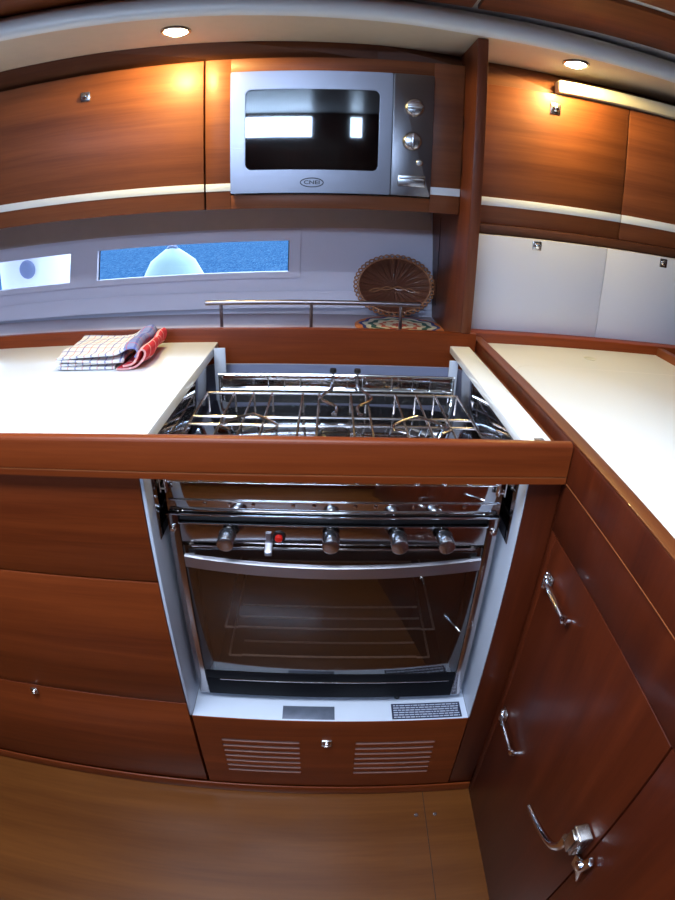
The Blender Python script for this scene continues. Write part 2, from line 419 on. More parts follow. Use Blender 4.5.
# wooden ceiling panels
for nm, (x0, x1, ya, yb) in zip(range(7, 11), ((-2.2, .285, 0, -.15), (.297, 2.15, 0, -.19), (-2.2, .285, -.185, -.34), (.297, 2.15, -.225, -.38))):
    m = MB()
    p = [(x0, ceil_y(x0) + ya), (x1, ceil_y(x1) + ya), (x1, ceil_y(x1) + yb), (x0, ceil_y(x0) + yb)]
    m.prism(p, 'z', 1.678, 1.6895, .002)
    struct('trim_%d' % nm, m, 'wood_up', label='varnished wooden ceiling panel')
# back of the lockers above
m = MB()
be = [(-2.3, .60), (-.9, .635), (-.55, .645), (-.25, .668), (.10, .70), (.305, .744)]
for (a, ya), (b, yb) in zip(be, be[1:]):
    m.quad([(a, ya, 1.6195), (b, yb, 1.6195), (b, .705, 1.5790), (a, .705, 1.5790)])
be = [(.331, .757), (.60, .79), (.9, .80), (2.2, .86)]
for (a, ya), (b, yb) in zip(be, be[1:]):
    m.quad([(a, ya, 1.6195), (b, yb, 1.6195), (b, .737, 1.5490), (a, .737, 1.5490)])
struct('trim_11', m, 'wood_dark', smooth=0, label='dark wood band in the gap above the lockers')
# baseboard strip
m = MB(); m.box(XL, .3485, .010, .0145, 0, .032, .002)
struct('baseboard_back', m, 'wood', label='thin wooden skirting under the drawers')

# ---------------------------------------------------------------- outdoors
m = MB(); m.box(-40, 40, 1.6, 70, .2, .40, 0)
struct('water', m, 'water', smooth=0, label='blue rippled harbour water outside')

f = thing('boat_fender', 'pale green ball fender hanging outside the long window', 'fender', (-.572, 1.30, .885))
m = MB(); c = (-.572, 1.30, .885); prof = []
R = .145
for k in range(0, 25):
    a = -PI / 2 + (PI * .72) * k / 24
    prof.append((R * math.cos(a), R * math.sin(a)))
prof += [(.082, .148), (.050, .173), (.026, .190), (.0, .194)]
m.lathe(prof, c, n=40); obj('fender_body', m, 'fender', f, smooth=60)
m = MB(); m.tube([(c[0] + .017 * math.cos(t), c[1], c[2] + .187 + .014 * math.sin(t)) for t in [2 * PI * i / 20 for i in range(20)]], .006, closed=True)
obj('eyelet', m, 'fender_blue', f)
m = MB(); m.tube([(c[0], c[1], c[2] + .20), (c[0] + .004, c[1] + .01, c[2] + .4), (c[0], c[1], 2.0)], .006); obj('rope', m, 'rope', f)
f = thing('boat_fender', 'large white fender filling the left hull window', 'fender', (-1.235, 1.34, .98))
c = (-1.10, 1.28, 1.06)
m = MB(); prof = [(0, -.30), (.05, -.295), (.12, -.26), (.155, -.20), (.165, -.12), (.165, .12), (.155, .20), (.12, .26), (.05, .295), (0, .30)]
m.lathe(prof, c, n=40); obj('fender_body', m, 'fender_w', f, smooth=60)
m = MB(); m.lathe([(.034, .0), (.030, .004), (.02, .006), (0, .0065)], (c[0] + .03, c[1] - .1625, 1.055), (0, -1, 0), n=30); obj('recess_shadow', m, 'fender_blue', f)  # raised blue disc standing in for the round shadow on the fender
m = MB(); m.tube([(c[0], c[1], c[2] + .30), (c[0], c[1], 2.0)], .007); obj('rope', m, 'rope', f)

# ---------------------------------------------------------------- push-button latch (shared shape, each a part of its own door)
def latch(parent, x, y, z, s=.0125, mat='nickel'):
    m = MB(); m.box(x - s, x + s, y - .003, y + .001, z - s, z + s, .002)
    o = obj('latch', m, mat, parent)
    m = MB(); m.lathe([(s * .62, 0), (s * .62, .003), (s * .5, .005), (s * .2, .0062), (0, .0064)], (x, y - .003, z), (0, -1, 0), 20)
    m.box(x - s * .45, x + s * .45, y - .0105, y - .008, z - s * .15, z + s * .15, .0006)
    obj('button', m, 'chrome', o); return o

# ---------------------------------------------------------------- left base cabinet
t = thing('drawer_cabinet', 'cherry wood cabinet of three wide drawers left of the cooker', 'cabinet', (-1.2, .3, 0))
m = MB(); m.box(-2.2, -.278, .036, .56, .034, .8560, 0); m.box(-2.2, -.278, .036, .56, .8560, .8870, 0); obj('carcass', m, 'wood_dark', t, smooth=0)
m = MB(); m.box(-2.2, -.2725, .015, .0355, .6565, .8562, .002); d = obj('drawer', m, 'wood', t)
m = MB(); m.box(-2.2, -.2725, .015, .0355, .3408, .6535, .002); d = obj('drawer', m, 'wood', t)
m = MB(); m.box(-2.2, -.2725, .015, .0355, .0340, .3378, .002); d = obj('drawer', m, 'wood', t)
latch(d, -.619, .0145, .320, .009)

# ---------------------------------------------------------------- cooker housing
t = thing('cooker_housing', 'cherry wood housing with pale metal lined bay around the cooker', 'cabinet', (.013, .3, 0))
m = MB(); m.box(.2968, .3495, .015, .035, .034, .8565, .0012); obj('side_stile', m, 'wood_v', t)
# lower louvred panel: a board with slots
m = MB(); px0, px1, pz0, pz1 = -.2665, .2940, .0345, .2985
slots = []
for (a, b) in ((-.215, -.050), (.067, .236)):
    for k in range(7): slots.append((a, b, .092 + k * .0205, .092 + k * .0205 + .0085))
xs = sorted({px0, px1} | {s[0] for s in slots} | {s[1] for s in slots}); zs = sorted({pz0, pz1} | {s[2] for s in slots} | {s[3] for s in slots})
vv = {}
def V(x, y, z):
    k = (round(x, 5), round(y, 5), round(z, 5))
    if k not in vv: vv[k] = m.bm.verts.new(k)
    return vv[k]
def hole(i, j):
    if not (0 <= i < len(xs) - 1 and 0 <= j < len(zs) - 1): return True
    cx, cz = (xs[i] + xs[i + 1]) / 2, (zs[j] + zs[j + 1]) / 2
    return any(s[0] < cx < s[1] and s[2] < cz < s[3] for s in slots)
y0, y1 = .015, .030
for i in range(len(xs) - 1):
    for j in range(len(zs) - 1):
        if hole(i, j): continue
        a, b, c_, d_ = xs[i], xs[i + 1], zs[j], zs[j + 1]
        m.bm.faces.new([V(a, y0, c_), V(b, y0, c_), V(b, y0, d_), V(a, y0, d_)])
        m.bm.faces.new([V(a, y1, d_), V(b, y1, d_), V(b, y1, c_), V(a, y1, c_)])
        if hole(i - 1, j): m.bm.faces.new([V(a, y0, c_), V(a, y0, d_), V(a, y1, d_), V(a, y1, c_)])
        if hole(i + 1, j): m.bm.faces.new([V(b, y0, c_), V(b, y1, c_), V(b, y1, d_), V(b, y0, d_)])
        if hole(i, j - 1): m.bm.faces.new([V(a, y0, c_), V(a, y1, c_), V(b, y1, c_), V(b, y0, c_)])
        if hole(i, j + 1): m.bm.faces.new([V(a, y0, d_), V(b, y0, d_), V(b, y1, d_), V(a, y1, d_)])
vp = obj('vent_panel', m, 'wood', t, smooth=0)
for half in (slots[:7], slots[7:]):
    m = MB()
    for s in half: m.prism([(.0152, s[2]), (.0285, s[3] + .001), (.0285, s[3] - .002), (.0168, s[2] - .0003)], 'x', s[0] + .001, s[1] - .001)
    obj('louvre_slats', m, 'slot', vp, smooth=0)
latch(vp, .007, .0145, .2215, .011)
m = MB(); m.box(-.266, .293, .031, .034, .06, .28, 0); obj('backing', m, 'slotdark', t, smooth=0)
m = MB(); m.box(-.2715, -.2660, .0165, .555, .2990, .887, .0008); obj('liner_side', m, 'alu', t)
m = MB(); m.box(.2945, .2965, .0165, .555, .2990, .8915, .0006); obj('liner_side', m, 'alu', t)
m = MB(); m.box(-.2658, .2943, .0165, .555, .2930, .2988, .0008); lf = obj('liner_floor', m, 'alu', t)
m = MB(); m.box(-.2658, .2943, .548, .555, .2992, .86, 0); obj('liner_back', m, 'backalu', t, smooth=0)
m = MB(); m.box(-.2655, -.2640, .045, .547, .720, .8868, .0004); obj('splash_guard', m, 'polish', t)
m = MB(); m.box(.2925, .2940, .045, .547, .720, .8915, .0004); obj('splash_guard', m, 'polish', t)
m = MB(); m.box(-.2583, -.2320, .513, .517, .770, .9080, .001); obj('corner_bracket', m, 'alu', t)
m = MB(); m.box(.2700, .2900, .500, .504, .770, .8915, .001); obj('corner_bracket', m, 'alu', t)
# rating plate and warning label on the bay floor, locking bolt
m = MB(); m.box(-.083, .022, .0200, .0535, .2989, .2998, .0003); rp = obj('rating_plate', m, 'plate', t); rp['label'] = 'small grey metal rating plate'
m = MB(); m.box(.138, .282, .0200, .0600, .2989, .2993, .0001); wlb = obj('warning_label', m, 'label', t); wlb['label'] = 'dark blue label with rows of tiny pale print'
m = MB(); rr = random.Random(3)
for r_ in range(6):
    x = .142; y = .0235 + r_ * .0060
    while x < .276:
        w_ = rr.uniform(.003, .012); w_ = min(w_, .278 - x); m.box(x, x + w_, y, y + .0028, .2992, .29945, 0); x += w_ + .0016
obj('printed_lines', m, 'labeltext', wlb, smooth=0)
m = MB(); m.cyl(.006, (.152, .078, .2990), (0, 0, 1), .012); m.cyl(.0035, (.152, .078, .311), (0, 0, 1), .006); obj('locking_bolt', m, 'black', t)

# ---------------------------------------------------------------- worktops and fiddles
m = MB(); m.box(-2.2, -.2585, .0165, .5690, .8875, .9085, .0025)
o = tag(obj('worktop', m, 'white_top'), 'glossy white worktop on the left, above the drawers', 'worktop')
m = MB(); m.box(.2830, .3300, .0165, .5690, .8920, .9085, .002)
ws = tag(obj('worktop_strip', m, 'white_top'), 'narrow white worktop strip between cooker and right counter', 'worktop')
m = MB(); m.box(.302, .318, .030, .046, .9083, .9094, .0004); o = obj('lift_tab', m, 'nickel', ws)
m = MB()
prof = [(.0, .8570), (.0160, .8570), (.0160, .9170), (.0145, .9198), (.011, .9205), (.005, .9200), (.0012, .9175), (0, .914), (0, .8695), (.0018, .8685), (.0018, .8675), (0, .8665)]
m.prism(prof, 'x', -2.2, .3470)
o = tag(obj('counter_rail', m, 'wood', smooth=40), 'long cherry wood rail across the front of cooker and left worktop', 'rail')
hl = MB(); hl.box(-2.2, .3470, .00015, .0012, .8668, .8680, 0); e = obj('bead', hl, 'wood_edge', o, smooth=0)
m = MB(); m.box(-2.2, .3455, .5700, .5890, .780, .9400, .003)
o = tag(obj('backboard', m, 'wood', smooth=40), 'cherry wood upstand board behind the cooker and left worktop', 'board')
m = MB(); m.box(.3305, .3485, .0170, .5690, .857, .8960, .001)
o = tag(obj('filler_board', m, 'wood_pen'), 'thin wooden filler between white strip and right counter rail', 'board')
# right counter
t = thing('refrigerator_cabinet', 'cherry wood peninsula cabinet on the right with chrome lever handle', 'cabinet', (.57, -.3, 0))
m = MB(); m.box(.3740, .884, -1.5, .625, .0, .8845, 0); m.box(.3700, .3739, -1.5, .625, .0, .8560, 0); obj('carcass', m, 'wood_dark', t, smooth=0)
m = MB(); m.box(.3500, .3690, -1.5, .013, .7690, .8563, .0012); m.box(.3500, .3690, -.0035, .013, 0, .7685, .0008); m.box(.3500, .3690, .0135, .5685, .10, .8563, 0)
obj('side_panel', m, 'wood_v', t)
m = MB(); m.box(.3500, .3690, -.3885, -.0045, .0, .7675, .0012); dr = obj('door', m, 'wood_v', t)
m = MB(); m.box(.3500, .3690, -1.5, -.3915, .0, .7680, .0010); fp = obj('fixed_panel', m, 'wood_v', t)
def hinge(z):
    m = MB(); x = .3495
    m.box(x - .004, x, -.042, -.018, z - .015, z + .013, .0015)     # mounting block by the door edge
    o = obj('hinge', m, 'nickel', dr)
    m = MB()
    m.cyl(.0052, (x - .009, -.030, z - .011), (0, 0, 1), .024); m.cyl(.0036, (x - .009, -.030, z + .012), (0, 0, 1), .007)
    m.box(x - .010, x - .003, -.033, -.027, z - .008, z + .008, .001)
    arm = spline([(x - .011, -.034, z + .004), (x - .0135, -.058, z + .006), (x - .0135, -.090, z + .005), (x - .0125, -.116, z + .003)], 5)
    m.tube(arm, [.0034 + .0007 * math.sin(i * .3) for i in range(len(arm))], flat=(1.3, 1.0))
    m.lathe([(0, -.007), (.004, -.006), (.0062, 0), (.004, .006), (0, .007)], (x - .0115, -.119, z + .003), (0, 0, 1), 16)
    m.cyl(.0045, (x - .009, -.119, z - .002), (1, 0, 0), .009)
    obj('hinge_arm', m, 'chrome', o)
hinge(.701); hinge(.364)
# lever handle and its keeper
hb = MB(); hb.box(.3270, .3495, -.3830, -.3560, .497, .543, .003, 3); hb.box(.3230, .3268, -.3780, -.3610, .500, .540, .002); hb.box(.3265, .3272, -.3815, -.3800, .499, .541, 0)
h = obj('handle_base', hb, 'nickel', dr); h['label'] = 'chrome handle base'
m = MB(); lv = spline([(.3320, -.3570, .500), (.329, -.3585, .482), (.326, -.350, .462), (.325, -.334, .447), (.324, -.308, .434), (.322, -.282, .427), (.320, -.260, .424)], 6)
n_ = len(lv); m.tube(lv, [.0082 * (1 - .58 * i / (n_ - 1)) for i in range(n_)], n=14); obj('lever', m, 'chrome', h)
m = MB(); m.cyl(.0065, (.342, -.3700, .4985), (0, 0, -1), .018)
m.prism([(-.4130, .520), (-.402, .528), (-.396, .505), (-.380, .492), (-.384, .468), (-.400, .474), (-.414, .466), (-.408, .490)], 'x', .3400, .3480, .002)
m.lathe([(.0075, 0), (.0075, .004), (.004, .006), (0, .0065)], (.340, -.3985, .494), (-1, 0, 0), 18)
k_ = obj('keeper', m, 'chrome', h)
# top rail of the peninsula, worktop, back and far rails
m = MB()
prof = [(.3490, .8570), (.3490, .9140), (.3505, .9180), (.3550, .9205), (.3680, .9205), (.3720, .9185), (.3730, .9140), (.3730, .8570)]
m.prism(prof, 'y', -1.5, .6290)
pr = tag(obj('counter_rail', m, 'wood_v', smooth=40), 'cherry wood rail running toward the viewer along the right counter', 'rail')
m = MB(); m.box(.3500, .3722, -1.5, .6285, .9190, .9214, .0009); obj('top_cap', m, 'wood_pen', pr)
m = MB(); m.box(.3482, .3491, -1.5, .0, .8566, .8578, 0); obj('bead', m, 'wood_edge', pr, smooth=0)
m = MB(); m.box(.3735, .8850, -1.5, .6290, .8850, .9060, .0015)
wt = tag(obj('worktop', m, 'white_top'), 'glossy white worktop on the right with a finger hole', 'worktop')
g = MB()
# lid outline groove (rounded corner) and finger hole
lx0, lx1, ly1 = .392, .870, .440
pts = [(lx0, .30), (lx0, ly1 - .05)] + [(lx0 + .05 - .05 * math.cos(a), ly1 - .05 + .05 * math.sin(a)) for a in [PI / 2 * i / 8 for i in range(1, 9)]] + [(lx1, ly1)]
for (a, b) in zip(pts, pts[1:]):
    d = Vector((b[0] - a[0], b[1] - a[1])).normalized(); nx, ny = -d.y * .0008, d.x * .0008
    g.quad([(a[0] - nx, a[1] - ny, .90615), (b[0] - nx, b[1] - ny, .90615), (b[0] + nx, b[1] + ny, .90615), (a[0] + nx, a[1] + ny, .90615)])
obj('lid_joint', g, plain('lid_joint_grey', (.52, .52, .52), .6), wt, smooth=0)
g = MB(); g.lathe([(.0155, 0), (.0165, .0006), (.0140, .0008), (.0125, .0002), (0, .0001)], (.630, .535, .906), n=28)
obj('finger_hole', g, plain('hole_shadow', (.42, .42, .36), .5), wt)
m = MB(); m.box(.3490, 1.6, .6300, .6880, .80, .9300, .003)
tag(obj('counter_rail', m, 'wood', smooth=40), 'cherry wood upstand under the white sliding doors', 'rail')
m = MB(); m.box(.8855, .9090, -1.5, .6290, .80, .9260, .003)
tag(obj('counter_rail', m, 'wood_pen', smooth=40), 'short visible wooden rail at the far right end of the counter', 'rail')

# ---------------------------------------------------------------- divider panel
m = MB()
m.prism([(.5700, .9405), (.5893, .9405), (.5893, .9002), (.9480, .9002), (wy(1.0) - .009, 1.0), (wy(1.3) - .009, 1.30), (wy(1.617) - .01, 1.6185), (.5700, 1.6185)], 'x', .3060, .3300, .0012)
t = tag(obj('divider_panel', m, 'wood_div', smooth=40), 'tall upright cherry wood panel dividing microwave from right lockers', 'panel')
m = MB(); m.box(.3050, .3058, .900, .9020, .945, 1.2, 0); obj('seam', m, 'gap', t, smooth=0)

# shelf with rail
m = MB(); m.box(-2.2, .3040, .5895, .9480, .880, .9000, .001)
tag(obj('shelf', m, 'shelf'), 'grey shelf under the hull windows behind the upstand', 'shelf')
t = thing('grab_rail', 'thin steel rail on three posts along the shelf', 'rail', (-.045, .645, .9))
m = MB(); m.tube([(-.304, .645, .9875), (-.304 + .002, .645, .9875), (.218, .645, .9885), (.220, .645, .9885)], [.0035, .0062, .0062, .0045], n=14); obj('bar', m, 'rail_d', t)
for x in (-.264, -.0445, .172):
    m = MB(); m.cyl(.0042, (x, .645, .9000), (0, 0, 1), .0835); m.cyl(.009, (x, .645, .9001), (0, 0, 1), .003); obj('post', m, 'rail_d', t)

# ---------------------------------------------------------------- overhead lockers (left) and microwave housing
YF = .680
t = thing('overhead_locker', 'cherry wood overhead locker on the left with white inlay line', 'cabinet', (-1.2, .85, 1.212))
m = MB(); m.box(-2.2, -.3035, .7005, .93, 1.2125, 1.5780, 0); obj('carcass', m, 'wood_up', t, smooth=0)
m = MB(); m.box(-2.2, -.3045, YF, .7000, 1.2120, 1.5785, .0025); d = obj('door', m, 'wood_up', t)
m = MB(); m.box(-2.2, -.3046, YF - .0018, YF + .001, 1.2560, 1.2750, .0006); obj('inlay', m, 'white_strip', d)
latch(d, -.604, YF - .0005, 1.521, .0125)
t = thing('microwave_housing', 'cherry wood overhead frame around the microwave', 'cabinet', (0, .85, 1.212))
mx0, mx1, mz0, mz1 = -.2400, .2320, 1.2455, 1.5455
m = MB(); m.box(-.3005, mx0, YF, .7000, 1.2120, 1.5785, .001); m.box(mx1, .3045, YF, .7000, 1.2120, 1.5785, .001)
m.box(mx0, mx1, YF + .0002, .7000, 1.2122, mz0, .0008); m.box(mx0, mx1, YF + .0002, .7000, mz1, 1.5783, .0008)
fr = obj('front_frame', m, 'wood_up', t)
for a_, b_ in ((-.3005, mx0 + .0005), (mx1 - .0005, .3044)):
    m = MB(); m.box(a_, b_, YF - .0018, YF + .001, 1.2560, 1.2745, .0005); obj('inlay', m, 'white_strip', fr)
m = MB(); m.box(-.3003, .3043, .7005, 1.0, 1.2125, 1.2260, 0); m.box(-.3003, .3043, .7005, 1.0, 1.5650, 1.5780, 0); m.box(-.3003, -.2880, .7005, 1.0, 1.2265, 1.5645, 0); m.box(.2920, .3043, .7005, 1.0, 1.2265, 1.5645, 0)
obj('carcass', m, 'wood_up', t, smooth=0)
# microwave
YM = .668
t = thing('microwave_oven', 'stainless steel built-in microwave oven with two round dials', 'microwave', (0, .8, 1.2275))
m = MB(); m.box(-.236, .228, .684, .96, 1.250, 1.541, .002); m.box(-.236, .228, YM + .004, .6835, 1.249, 1.542, .003); obj('body', m, 'black', t)
wx0, wx1, wz0, wz1 = -.2030, .1050, 1.3040, 1.4970
def rrect(x0, x1, z0, z1, r, n=6):
    out = []
    for cx, cz, a0 in ((x1 - r, z1 - r, 0), (x0 + r, z1 - r, PI / 2), (x0 + r, z0 + r, PI), (x1 - r, z0 + r, 3 * PI / 2)):
        for i in range(n + 1):
            a = a0 + PI / 2 * i / n; out.append((cx + r * math.cos(a), cz + r * math.sin(a)))
    return out
def frame_rr(m, outer, inner, y0, y1, ro, ri):
    A = rrect(*outer, ro); B = rrect(*inner, ri); n = len(A)
    va = [m.bm.verts.new((p[0], y0, p[1])) for p in A]; vb = [m.bm.verts.new((p[0], y0, p[1])) for p in B]
    va2 = [m.bm.verts.new((p[0], y1, p[1])) for p in A]; vb2 = [m.bm.verts.new((p[0], y1, p[1])) for p in B]
    for i in range(n):
        j = (i + 1) % n
        m.bm.faces.new((va[i], va[j], vb[j], vb[i])); m.bm.faces.new((va2[i], vb2[i], vb2[j], va2[j]))
        m.bm.faces.new((va[i], va2[i], va2[j], va[j])); m.bm.faces.new((vb[i], vb[j], vb2[j], vb2[i]))
    bmesh.ops.recalc_face_normals(m.bm, faces=m.bm.faces)
m = MB(); frame_rr(m, (-.2380, .1345, 1.2490, 1.5420), (wx0, wx1, wz0, wz1), YM - .003, YM + .0035, .004, .014)
bmesh.ops.bevel(m.bm, geom=[e for e in m.bm.edges if all(abs(v.co.y - (YM - .003)) < 1e-6 for v in e.verts) and e.calc_face_angle(0) > .5], offset=.0012, segments=2, affect='EDGES')
dm = obj('door', m, 'brushed', t, smooth=30)
m = MB(); m.prism(rrect(wx0 - .002, wx1 + .002, wz0 - .002, wz1 + .002, .014), 'y', YM + .0010, YM + .0030); obj('window_glass', m, 'mw_glass', dm, smooth=0)
m = MB(); frame_rr(m, (wx0 - .003, wx1 + .003, wz0 - .003, wz1 + .003), (wx0 + .034, wx1 - .026, wz0 + .018, wz1 - .020), YM + .0032, YM + .0040, .014, .008); obj('window_border', m, 'black', dm, smooth=0)
m = MB(); m.prism(rrect(.1362, .2300, 1.2490, 1.5420, .004), 'y', YM - .003, YM + .0035, .001); cp = obj('control_panel', m, 'brushed_d', t)
def dial(x, z, r, ang):
    m = MB(); m.lathe([(r, 0), (r, .003), (r * .96, .005), (r * .80, .011), (r * .72, .012), (0, .0118)], (x, YM - .003, z), (0, -1, 0), 36)
    o = obj('dial', m, 'satin', cp)
    m = MB(); dx, dz = math.cos(ang), math.sin(ang); L = r * .78; w = .0032
    y = YM - .003 - .012
    m.prism([(x - dx * L - dz * w, z - dz * L + dx * w), (x - dx * L + dz * w, z - dz * L - dx * w), (x + dx * L + dz * w, z + dz * L - dx * w), (x + dx * L - dz * w, z + dz * L + dx * w)], 'y', y - .008, y + .001, .0012)
    obj('dial_grip', m, 'satin', o)
dial(.1850, 1.4605, .0232, .1); dial(.1825, 1.3790, .0232, PI / 2)
m = MB(); m.lathe([(.0085, 0), (.0085, .003), (.006, .0055), (0, .0062)], (.2015, YM - .003, 1.3290), (0, -1, 0), 24); obj('indicator_button', m, 'satin', cp)
m = MB(); m.box(.1510, .2165, YM - .0085, YM - .003, 1.2710, 1.2985, .002); m.box(.1535, .2140, YM - .0100, YM - .0083, 1.2880, 1.2965, .0008); obj('door_release_button', m, 'satin', cp)
# oval badge with letters
m = MB(); A = [(-.047 + .0265 * math.cos(2 * PI * i / 40), YM - .0036, 1.2735 + .0105 * math.sin(2 * PI * i / 40)) for i in range(40)]
m.tube(A, .0011, n=6, closed=True)
bd = obj('badge', m, 'logo', dm)
cu = bpy.data.curves.new('badge_text', 'FONT'); cu.body = 'CNEI'; cu.size = .0135; cu.align_x = 'CENTER'; cu.align_y = 'CENTER'; cu.extrude = .0003; cu.offset = .0003
tmp = bpy.data.objects.new('tmp_text', cu); C.objects.link(tmp); bpy.context.view_layer.update()
me = bpy.data.meshes.new_from_object(tmp.evaluated_get(bpy.context.evaluated_depsgraph_get())); bpy.data.objects.remove(tmp)
me.transform(Matrix.Translation(Vector((-.047, YM - .0034, 1.2735)) - wl(t)) @ Matrix.Rotation(PI / 2, 4, 'X') @ Matrix.Diagonal((1.25, .9, 1, 1)))
me.materials.clear(); me.materials.append(M['logo'])
lo = bpy.data.objects.new('badge_letters', me); C.objects.link(lo); lo.parent = bd

# ---------------------------------------------------------------- right lockers
YR = .715
def rlocker(x0, x1, label, lat):
    t = thing('overhead_locker', label, 'cabinet', ((x0 + x1) / 2, .85, 1.195))
    m = MB(); m.box(x0 + .001, x1 - .001, YR + .0205, .95, 1.197, 1.5480, 0); obj('carcass', m, 'wood_up', t, smooth=0)
    m = MB(); m.box(x0 + .0012, x1 - .0012, YR, YR + .02, 1.1950, 1.5500, .0025); d = obj('door', m, 'wood_up', t)
    m = MB(); m.box(x0 + .0011, x1 - .0011, YR - .0018, YR + .001, 1.2420, 1.2630, .0006); obj('inlay', m, 'white_strip', d)
    if lat: latch(d, lat, YR - .0005, 1.5110, .0140)
    return t
rlocker(.3315, .7600, 'cherry wood overhead locker lit gold by the right downlight', .5480)
rlocker(.7600, 1.40, 'cherry wood overhead locker at the far right edge', None)
m = MB(); m.box(.3315, 1.6, .7000, .7140, 1.1705, 1.1945, .001)
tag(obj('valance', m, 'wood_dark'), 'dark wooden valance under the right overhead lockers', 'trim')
m = MB(); m.box(.5500, 1.6, .7000, .7350, 1.5530, 1.5870, .006)
tag(obj('cable_cover', m, 'cover'), 'cream box trim lying on top of the right lockers', 'trim')
def wdoor(x0, x1, label, lx):
    t = thing('sliding_door', label, 'door', ((x0 + x1) / 2, .69, .9305))
    m = MB(); m.box(x0 + .0008, x1 - .0008, .6700, .6860, .9302, 1.1695, .001); d = obj('panel', m, 'white_lam', t)
    latch(d, lx, .6695, 1.1535, .0120)
wdoor(.3315, .7060, 'white door with square latch next to the divider panel', .5080)
wdoor(.7060, 1.30, 'white door with square latch at the right edge', .8840)

# ---------------------------------------------------------------- downlights
def downlight(x, y, label):
    t = thing('downlight', label, 'light', (x, y, 1.6195))
    m = MB(); m.lathe([(.0255, -.001), (.0262, -.0050), (.0300, -.0060), (.0325, -.0040), (.0335, -.0002), (.0255, -.0002)], (x, y, 1.6195), (0, 0, 1), 36); obj('bezel', m, 'nickel', t)
    m = MB(); m.lathe([(0, -.0120), (.014, -.0108), (.0230, -.0060), (.0252, -.0005), (0, -.0005)], (x, y, 1.6195), (0, 0, 1), 30); obj('lens', m, 'lens', t)
    L = bpy.data.lights.new('downlight_beam', 'SPOT'); L.energy = 15; L.color = (1, .77, .27); L.spot_size = math.radians(176); L.spot_blend = .12; L.shadow_soft_size = .02
    lo = bpy.data.objects.new('downlight_beam', L); C.objects.link(lo); lo.location = (0, 0, -.016); lo.parent = t
downlight(-.337, .549, 'lit round recessed downlight on the left of the soffit')
downlight(.566, .640, 'lit round recessed downlight on the right of the soffit')

# ---------------------------------------------------------------- cooker
t = thing('cooker', 'stainless steel marine cooker with gas hob and glass oven door', 'cooker', (.0125, .27, .313))
cx0, cx1, cy = -.2560, .2820, .070
# outer shell, hollow for the oven
m = MB(); m.box(cx0, cx0 + .012, cy + .0, .47, .316, .757, .0015); m.box(cx1 - .012, cx1, cy, .47, .316, .757, .0015)
m.box(cx0 + .0125, cx1 - .0125, .46, .47, .318, .756, 0); m.box(cx0 + .0125, cx1 - .0125, cy + .012, .4595, .702, .7090, 0)
m.box(cx0 + .0125, cx1 - .0125, cy + .012, .4595, .318, .3300, 0)
obj('shell', m, 'frame_steel', t, smooth=30)
m = MB(); m.box(cx0 + .030, cx0 + .034, cy + .022, .44, .345, .695, 0); m.box(cx1 - .034, cx1 - .030, cy + .022, .44, .345, .695, 0)
m.box(cx0 + .034, cx1 - .034, .436, .44, .345, .695, 0); m.box(cx0 + .034, cx1 - .034, cy + .022, .436, .345, .349, 0); m.box(cx0 + .034, cx1 - .034, cy + .022, .436, .691, .695, 0)
obj('oven_cavity', m, 'cavity', t, smooth=0)
# front columns
for a, b in ((cx0, cx0 + .019), (cx1 - .019, cx1)):
    m = MB(); m.box(a, b, cy - .004, cy + .010, .316, .757, .002); obj('front_column', m, 'frame_steel', t)
# control panel with trims
m = MB(); m.box(cx0 + .0195, cx1 - .0195, cy - .004, cy + .010, .7040, .7400, .001); cpn = obj('control_panel', m, 'frame_steel', t)
m = MB(); m.box(cx0 + .018, cx1 - .018, cy - .0060, cy - .003, .7402, .7420, .0004); m.box(cx0 + .0, cx1 - .0, cy - .0060, cy - .001, .7565, .7585, .0005)
obj('top_trim', m, 'chrome', t)
m = MB(); m.box(cx0 + .020, cx1 - .020, cy + .003, cy + .010, .7426, .7559, 0); obj('vent_gap', m, 'black', t, smooth=0)
def knob(x, r=.0115):
    m = MB(); ax = Vector((0, -1, -.02)).normalized(); c = Vector((x, cy - .004, .7275))
    m.lathe([(.0085, 0), (.0085, .009), (.006, .010), (.006, .012)], c, ax, 24)
    o = obj('knob', m, 'chrome', cpn)
    m = MB(); m.lathe([(.006, 0), (r * .95, .0), (r, .0015), (r, .0235), (r * .94, .0255), (r * .86, .0262), (0, .0262)], c + ax * .011, ax, 32)
    obj('knob_cap', m, 'satin', o)
    m = MB(); m.lathe([(r * 1.02, 0), (r * 1.02, .002), (.006, .002)], c + ax * .009, ax, 28); obj('knob_collar', m, 'black', o)
for x in (-.1560, .0085, .1155, .1900): knob(x, .0138)
m = MB(); m.cyl(.0105, (-.0745, cy - .004, .7200), (0, -1, 0), .0035); o = obj('igniter', m, 'black', cpn)
m = MB(); m.lathe([(.0062, 0), (.0062, .005), (.0045, .0065), (0, .007)], (-.0745, cy - .0075, .7200), (0, -1, 0), 24); obj('igniter_button', m, 'red', o)
m = MB(); m.box(-.0955, -.0865, cy - .008, cy - .004, .703, .7280, .001); m.prism([(cy - .004, .712), (cy - .024, .702), (cy - .026, .696), (cy - .023, .695), (cy - .004, .704)], 'x', -.0970, -.0850, .0012); obj('door_catch', m, 'handle_steel', cpn)
# little screws at the column heads
for x in (cx0 + .0095, cx1 - .0095):
    m = MB(); m.lathe([(.0058, 0), (.0058, .003), (.003, .0045), (0, .005)], (x, cy - .004, .7330), (0, -1, 0), 18); m.cyl(.0035, (x, cy - .0085, .7330), (0, -1, 0), .006); obj('column_screw', m, 'chrome', t)
